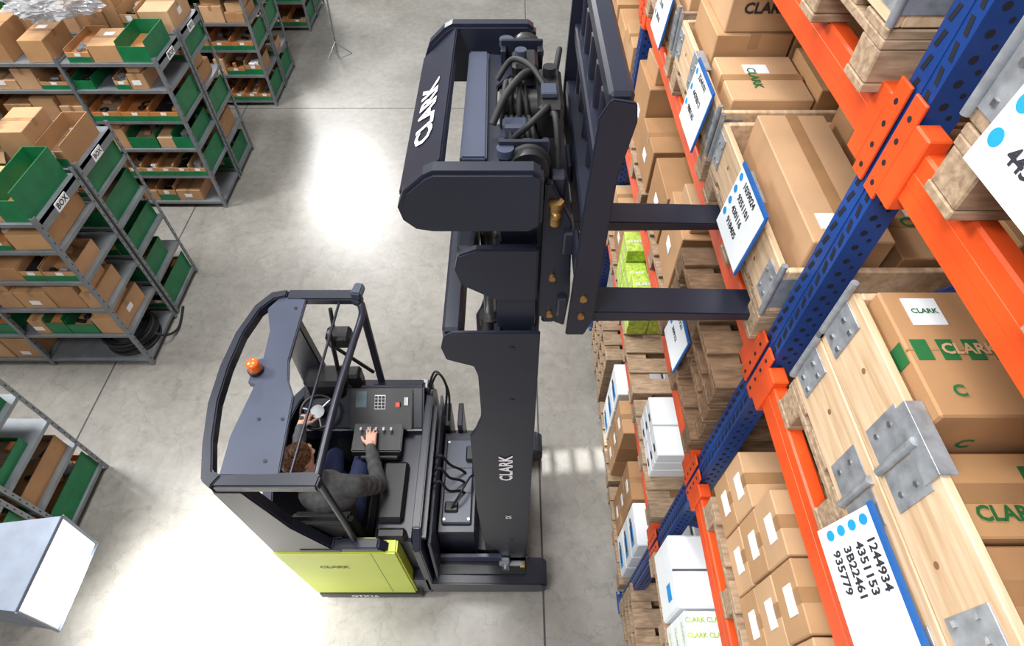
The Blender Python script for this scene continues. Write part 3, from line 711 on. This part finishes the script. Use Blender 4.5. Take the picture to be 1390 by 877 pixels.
b.tube([(0,.088,.02),(0,.112,-.022)],.01,'skin',8,rs=[.008,.016]); b.sph((0,.108,-.026),.015,'skin')
for s in (-1,1): b.sph((s*.077,-.008,-.01),(.012,.022,.033),'skin'); b.sph((s*.04,.075,-.01),(.024,.02,.018),'skin'); b.sph((s*.03,.08,.038),(.026,.015,.009),'skin')
b.tube([(-.02,.086,-.062),(0,.094,-.060),(.02,.086,-.062)],.010,'skin',8)
ob=b.done('head')
md=ob.modifiers.new('r','REMESH'); md.mode='VOXEL'; md.voxel_size=.005; sm=ob.modifiers.new('s','SMOOTH'); sm.iterations=4
dg=bpy.context.evaluated_depsgraph_get(); me=bpy.data.meshes.new_from_object(ob.evaluated_get(dg)); loc=ob.location.copy(); ob.modifiers.clear(); ob.data=me
me.materials.clear(); me.materials.append(M['skin']); me.materials.append(M['hair'])
Ri=R3.transposed()
def ishair(l): return (l.z>.055-.9*max(0,-(l.y-.05))*1.0 - (.02 if abs(l.x)>.055 else 0)) and l.z>-.075 and not (abs(l.x)>.074 and l.z<.02 and l.z>-.05)
for v in me.vertices:
    l=Ri@(v.co+loc-hc)
    if ishair(l):
        n=v.normal; v.co+=n*(.010+.006*noise.noise(l*60))
for pl in me.polygons:
    pl.use_smooth=True; l=Ri@(pl.center+loc-hc); pl.material_index=1 if ishair(l) else 0
ob.parent=op
b=B(); b.T=Matrix.Translation(hc)@R3.to_4x4()
for s in (-1,1):
    b.sph((s*.031,.083,.014),(.013,.010,.009),'eye',12,8); b.sph((s*.031,.0915,.014),(.006,.003,.006),'ink',10,6)
    b.tube([(s*.016,.094,.036),(s*.032,.096,.041),(s*.048,.084,.036)],.004,'hair',6)
b.tube([(-.022,.094,-.062),(0,.103,-.060),(.022,.094,-.062)],.0045,'lip',6)
b.done('face_features',op)
def hand(name,w,fd,pn,side,curl):
    fd=V(fd).normalized(); pn=V(pn).normalized(); sd=pn.cross(fd).normalized()*side; pn=(pn-fd*pn.dot(fd)).normalized()
    P=[('c',w-fd*.03,w+fd*.015,.028,.028,'skin')]
    for k,o in enumerate((-.028,-.010,.009,.027)):
        P.append(('c',w+fd*.01+sd*o*.7,w+fd*.085+sd*o,.017,.0125,'skin'))
        base=w+fd*(.088-.004*abs(k-1))+sd*o; d=(fd+sd*o*7).normalized(); Ls=[(.036,.026,.020),(.042,.029,.021),(.039,.027,.020),(.030,.021,.018)][k]
        ang=curl[k]*.5; p=base
        for j,ln in enumerate(Ls):
            dd=(d*math.cos(ang)+pn*math.sin(ang)).normalized(); q=p+dd*ln
            P.append(('c',p,q,.0092-.0008*j,.0086-.0008*j,'skin')); p=q; ang+=curl[k]*.6
    p=w+fd*.025-sd*.028; d=(fd*.7-sd*.75+pn*.25).normalized(); q=p+d*.042; P.append(('c',p,q,.015,.0105,'skin'))
    d2=(fd*.9-sd*.35+pn*.3).normalized(); q2=q+d2*.032; P.append(('c',q,q2,.0105,.0095,'skin')); P.append(('c',q2,q2+(d2+pn*.3).normalized()*.024,.0095,.008,'skin'))
    remesh(P,.0035,name,['skin'],3,parent=op)
hand('right_hand',wrR+V((0,.02,.0)),(-.12,1,-.05),(0,0,-1),1,(.45,.35,.5,.7))
hand('left_hand',wrL+V((.0,.02,.0)),(.15,1,-.1),(0,0,-1),-1,(1.0,1.1,1.1,1.1))
# ------------------------------------------------------------------ storage shelves (left)
def shelf_row(y0,y1,xend,xfar,H=1.98,seed=1,bw=1.02,top=True,coil=False):
    rnd=random.Random(seed); b=B(); c=B(); ym=(y0+y1)/2
    n=int((xend-xfar)/bw)+1
    levels=[.10,.50,.88,1.25,1.62]
    levels+= [H-.06]
    for i in range(n+1):
        x=xend-i*bw
        for yy in (y0,ym-.02,ym+.02,y1):
            s=1 if yy in (y0,ym+.02) else -1
            b.box(x-.035,yy,0,x-.004,yy+s*.004,H,'shelfsteel'); b.box(x-.004,yy,0,x,yy+s*.035,H,'shelfsteel')
            if i in (0,1):
                z=.1
                while z<H-.05: b.box(x-.001,yy+s*.014,z,x+.001,yy+s*.022,z+.02,'hole'); z+=.08
        b.box(x-.008,y0+.01,H-.16,x-.005,ym-.03,H-.06,'shelfsteel'); b.box(x-.008,ym+.03,H-.16,x-.005,y1-.01,H-.06,'shelfsteel')
    b.box(xend-.004,y0+.25,H-.15,xend+.002,y0+.42,H-.07,'white'); b.text('BOX',(xend+.003,y0+.335,H-.11),Y,Z,.07,'ink')
    b.box(xend-.004,ym+.25,H-.15,xend+.002,ym+.40,H-.07,'white'); b.text('BOX',(xend+.003,ym+.325,H-.11),Y,Z,.06,'ink')
    for z in levels:
        for (ya,yb) in ((y0,ym-.02),(ym+.02,y1)):
            for i in range(n):
                xa=xend-(i+1)*bw;xb=xend-i*bw
                b.box(xa+.005,ya+.005,z-.004,xb-.009,yb-.005,z,'shelfsteel'); b.box(xa+.005,ya+.0045,z-.035,xb-.009,ya+.0085,z-.004,'shelfsteel'); b.box(xa+.005,yb-.0085,z-.035,xb-.009,yb-.0045,z-.004,'shelfsteel')
                b.box(xb-.009,ya+.006,z-.035,xb-.005,yb-.006,z,'shelfsteel')
    b.done('storage_shelf')
    def items(x0,y0_,x1_,y1_,z,k):
        for _ in range(k):
            w=rnd.uniform(.04,.10); d=rnd.uniform(.04,.12); h=rnd.uniform(.02,.07)
            if x1_-x0<w+.03 or y1_-y0_<d+.03: continue
            px=rnd.uniform(x0+.01,x1_-w-.01); py=rnd.uniform(y0_+.01,y1_-d-.01); ce=V((px+w/2,py+d/2,0))
            c.T=Matrix.Translation(ce)@Matrix.Rotation(rnd.uniform(-.5,.5),4,'Z')@Matrix.Translation(-ce)
            q=rnd.random()
            if q<.5: c.box(px,py,z,px+w,py+d,z+h,rnd.choice(['whiteprint','greypart','black','kraft',CARD[1],'limebox' if rnd.random()<.2 else 'greypart']),.004)
            elif q<.8: c.cyl((px,py+d/2,z+.02),(px+w,py+d/2,z+.02),.02,rnd.choice(['greypart','black','galv']),10)
            else: c.torus((px+w/2,py+d/2,z+.012),(0,0,1),w/2,.012,'rubber',16,6)
            c.T=None
    def tray(x0,y0_,z0,x1_,y1_,h,g):
        m=g; t=.006
        c.box(x0,y0_,z0,x1_,y1_,z0+t,m); c.box(x0,y0_,z0+t,x1_,y0_+t,z0+h*.75,m); c.box(x0,y1_-t,z0+t,x1_,y1_,z0+h,m); c.box(x0,y0_+t,z0+t,x0+t,y1_-t,z0+h,m); c.box(x1_-t,y0_+t,z0+t,x1_,y1_-t,z0+h,m)
        fz=z0+h*rnd.uniform(.3,.55)
        c.box(x0+t+.001,y0_+t+.001,z0+t,x1_-t-.001,y1_-t-.001,fz,rnd.choice(['kraft','black',CARD[2],'oldwood','cardin']))
        items(x0+t,y0_+t,x1_-t,y1_-t,fz,rnd.choice((2,3,5)))
        if g=='kraft' or not isinstance(g,str):
            c.box(x0,y0_-.003,z0,x1_,y0_-.0005,z0+h*.42,'green'); c.box((x0+x1_)/2-.03,y0_-.004,z0+h*.48,(x0+x1_)/2+.03,y0_-.001,z0+h*.70,'white')
    for li,z in enumerate(levels):
        gap=(levels[li+1]-z-.05) if li<len(levels)-1 else .42
        for side,(ya,yb) in enumerate(((y0+.01,ym-.03),(ym+.03,y1-.01))):
            for i in range(n):
                xb=xend-i*bw-.045; xa=xend-(i+1)*bw+.01
                kind=rnd.random(); x=xb
                if li==5 and not top: continue
                if coil and li==0 and i==0 and side==0: continue
                if kind<.45 and li<5:
                    w=(xb-xa)/rnd.choice((3,4,5)); g=rnd.choice(['kraft',CARD[3],'kraft'])
                    hh=min(.15,gap*.5)
                    while x-w>=xa-.001: tray(x-w+.003,ya,z,x-.003,yb,hh,g); x-=w
                    if i==0: c.box(xb+.006,ya+.02,z,xb+.014,yb-.02,z+hh*1.7,'green')
                else:
                    first=True
                    while x-xa>.13:
                        w=min(rnd.uniform(.13,.34),x-xa); hh=rnd.uniform(.4,.92)*gap; d=rnd.uniform(.35,yb-ya)
                        q=rnd.random()
                        if first and i==0 and rnd.random()<.4: tray(x-w,ya+.02,z,x-.01,yb-.02,min(hh,.28),'green')
                        elif q<.05: pass
                        elif q<.20:
                            tray(x-w,ya+.02,z,x-.01,ya+d,hh*.8,'green')
                        elif q<.38: tray(x-w,ya+.02,z,x-.01,ya+d,hh*.8,rnd.choice(CARD))
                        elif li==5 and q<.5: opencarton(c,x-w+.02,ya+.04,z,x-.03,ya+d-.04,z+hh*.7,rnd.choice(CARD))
                        else:
                            carton(c,x-w,ya+.02,z,x-.01,ya+d,z+hh,rnd.choice(CARD),rnd.choice('xy'),rnd.choice([None,'-y','top','+x']),jit=2)
                            if li<5 and hh<gap*.8 and rnd.random()<.5: carton(c,x-w+.02,ya+.05,z+hh+.002,x-.03,ya+d*.8,z+hh+min(.12,gap-hh),rnd.choice(CARD),'x',jit=6)
                        x-=w; first=False
    c.done('shelf_storage_boxes')
shelf_row(1.0,2.31,-3.68,-5.6,1.9,11)
shelf_row(3.42,4.76,-3.68,-6.9,1.98,5,coil=True)
shelf_row(5.88,7.16,-3.68,-8.5,1.98,9)
shelf_row(8.25,9.45,-3.62,-10.5,1.98,3)
shelf_row(10.7,11.9,-3.62,-11.5,1.98,4)
for (c,s,zz) in (((-4.6,6.15),.27,2.42),((-4.55,4.15),.2,2.32)):
    bm=bmesh.new(); bmesh.ops.create_icosphere(bm,subdivisions=5,radius=1)
    for v in bm.verts:
        k=1+.45*noise.noise(v.co*2.5)+.28*noise.noise(v.co*7)+.1*noise.noise(v.co*18)
        v.co=V((v.co.x*s*1.5*k,v.co.y*s*k,max(-s*.4,v.co.z*s*.55*k)))
    me=bpy.data.meshes.new('plastic_wrap'); bm.to_mesh(me); bm.free(); me.materials.append(M['plastic'])
    o=bpy.data.objects.new('plastic_wrap',me); o.location=(c[0],c[1],zz); scene.collection.objects.link(o)
b=B()
for k in range(10): b.torus((-3.95+random.uniform(-.02,.02),3.72+random.uniform(-.02,.02),.115+k*.018),(random.uniform(-.08,.08),random.uniform(-.08,.08),1),.24-.010*(k%3),.014,'rubber',40,8)
b.curve([(-3.72,3.7,.2),(-3.62,3.72,.12),(-3.6,3.9,.02),(-3.66,4.2,.015)],.013,'rubber')
b.done('coiled_cable')
# floodlight bracketed to the shelf end
b=B()
b.T=Matrix.Translation((-2.79,1.04,1.20))@Matrix.Rotation(math.radians(0),4,'Z')@Matrix.Rotation(math.radians(8),4,'Y')
hy,hz=.27,.255
fr=[(-hy,-hz),(hy,-hz),(hy,hz),(-hy,hz)]; bk=[(-.20,-.15),(.20,-.15),(.20,.15),(-.20,.15)]
vs=[(.0,p[0],p[1]) for p in fr]+[(-.62,p[0],p[1]) for p in bk]
b.add(vs,[(0,1,5,4),(1,2,6,5),(2,3,7,6),(3,0,4,7),(7,6,5,4)],'lampbody')
for k in range(4):
    a,c_=fr[k],fr[(k+1)%4]; b.tube([(.0,a[0],a[1]),(.0,c_[0],c_[1])],.010,'lampbody',4,smooth=False)
b.box(-.03,-hy+.010,-hz+.010,-.004,hy-.010,hz-.010,'lampwhite')
for k in range(5): b.box(-.70,-.13,-.11+.05*k,-.62,.13,-.10+.05*k,'lampbody')
b.T=None
for dy in (-.1,.1): b.tube([(-3.40,1.05+dy,1.28),(-3.685,1.05+dy,1.28)],.018,'lampbody',10)
b.box(-3.679,.90,1.20,-3.665,1.20,1.36,'lampbody',.003)
b.done('floodlight')
# background items
b=B(); pallet(b,-5.4,12.0,0); pallet(b,-3.3,12.1,0)
for i in range(6): b.cyl((-3.2+.15*i,12.2,.165),(-3.2+.12*i,12.8,.165),.02,'steel',8)
b.done('wooden_pallet')
b=B(); b.cyl((-3.0,9.9,.02),(-3.05,10.3,1.5),.014,'steel',8)
for t in (0,2.1,4.2): b.cyl((-3.0,9.9,.2),(-3.0+.25*math.cos(t),9.9+.25*math.sin(t),.0),.01,'steel',8)
b.done('stand_pole')
b=B(); 
for k in range(3): b.torus((1.6,8.2,.12+k*.2),(0,0,1),.36,.11,'rubber',40,12)
for k in range(2): b.torus((2.5,8.4,.12+k*.2),(0,0,1),.36,.11,'rubber',40,12)
b.done('tyre_stack')
for zt in [0]+LT:
    b=B()
    for ya in [-.6+.87*i for i in range(8)]:
        pallet(b,2.15,ya,zt)
        for i in range(2):
            for j in range(2): carton(b,2.17+i*.58,ya+.01+.39*j,zt+.145,2.17+i*.58+.56,ya+.39*j+.38,zt+.145+random.uniform(.25,.6),None,'x','top')
    b.done('loaded_pallet_row')
b=B()
for yu in (-1.65,1.1,3.9,6.65):
    for xa in (2.13,3.2): b.box(xa,yu,0,xa+.08,yu+.1,5.9,'blue')
for zt in LT:
    for xx in (2.14,3.21): b.box(xx,-1.6,zt-.12,xx+.05,6.7,zt,'orange',.005)
b.done('pallet_rack')
# ------------------------------------------------------------------ lights
w=bpy.data.worlds.new('World'); scene.world=w; w.use_nodes=True
w.node_tree.nodes['Background'].inputs[0].default_value=(.94,.97,1,1); w.node_tree.nodes['Background'].inputs[1].default_value=.48
def area(name,loc,size,power,tgt=None,col=(1,.99,.975)):
    l=bpy.data.lights.new(name,'AREA'); l.size=size; l.energy=power; l.color=col
    o=bpy.data.objects.new(name,l); o.location=loc; scene.collection.objects.link(o)
    if tgt is not None: o.rotation_euler=(V(tgt)-V(loc)).to_track_quat('-Z','Y').to_euler()
area('ceiling_lamp',(-6.0,17.2,9),1.8,1250,(-2.2,6.3,0))
area('ceiling_lamp',(-8.3,3.8,9),2.2,900,(-3,1.4,0))
area('ceiling_lamp',(-1.5,4,9.5),2.6,430,(-1,3,0))
area('ceiling_lamp',(-2.5,-2,9),2.2,440,(1,1.0,3.5))
l=bpy.data.lights.new('floodlight_beam','SPOT'); l.energy=520; l.spot_size=math.radians(125); l.spot_blend=1; l.shadow_soft_size=.12; l.color=(1,.99,.96)
o=bpy.data.objects.new('floodlight_beam',l); loc=V((-2.62,1.05,1.2)); o.location=loc; o.rotation_euler=(V((-2.35,.95,0))-loc).to_track_quat('-Z','Y').to_euler(); scene.collection.objects.link(o)
# spot stands in for sun; slotted plate added out of view shapes its patches
src=V((.15,10,8)); tg=V((.56,2.36,0)); q=(tg-src).to_track_quat('-Z','Y')
l=bpy.data.lights.new('sun_shaft','SPOT'); l.energy=11000; l.spot_size=math.radians(4.2); l.spot_blend=.05; l.shadow_soft_size=.012; l.color=(1,.99,.96)
o=bpy.data.objects.new('sun_shaft',l); o.location=src; o.rotation_euler=q.to_euler(); scene.collection.objects.link(o)
b=B(); dist=3.0; fac=(tg-src).length/dist
b.T=Matrix.Translation(src+(tg-src).normalized()*dist)@q.to_matrix().to_4x4()
sw=.125/fac; sp=.185/fac; sh=.15/fac
xs=[(i-1.5)*sp for i in range(4)]
b.box(-.4,sh/2,-.004,.4,.4,.004,'wall'); b.box(-.4,-.4,-.004,.4,-sh/2,.004,'wall')
edges=[-.4]+[e for x in xs for e in (x-sw/2,x+sw/2)]+[.4]
for i in range(0,len(edges),2): b.box(edges[i],-sh/2,-.004,edges[i+1],sh/2,.004,'wall')
b.done('sun_patch_gobo')
# ------------------------------------------------------------------ camera
cd=bpy.data.cameras.new('camera'); cd.sensor_width=36; cd.sensor_fit='HORIZONTAL'; cd.lens=795/1390*36; cd.clip_start=.02
co=bpy.data.objects.new('camera',cd); co.location=(0,0,5); co.rotation_euler=(math.radians(38.5),0,0); scene.collection.objects.link(co); scene.camera=co
scene.view_settings.view_transform='Standard'; scene.view_settings.look='None'; scene.view_settings.exposure=0
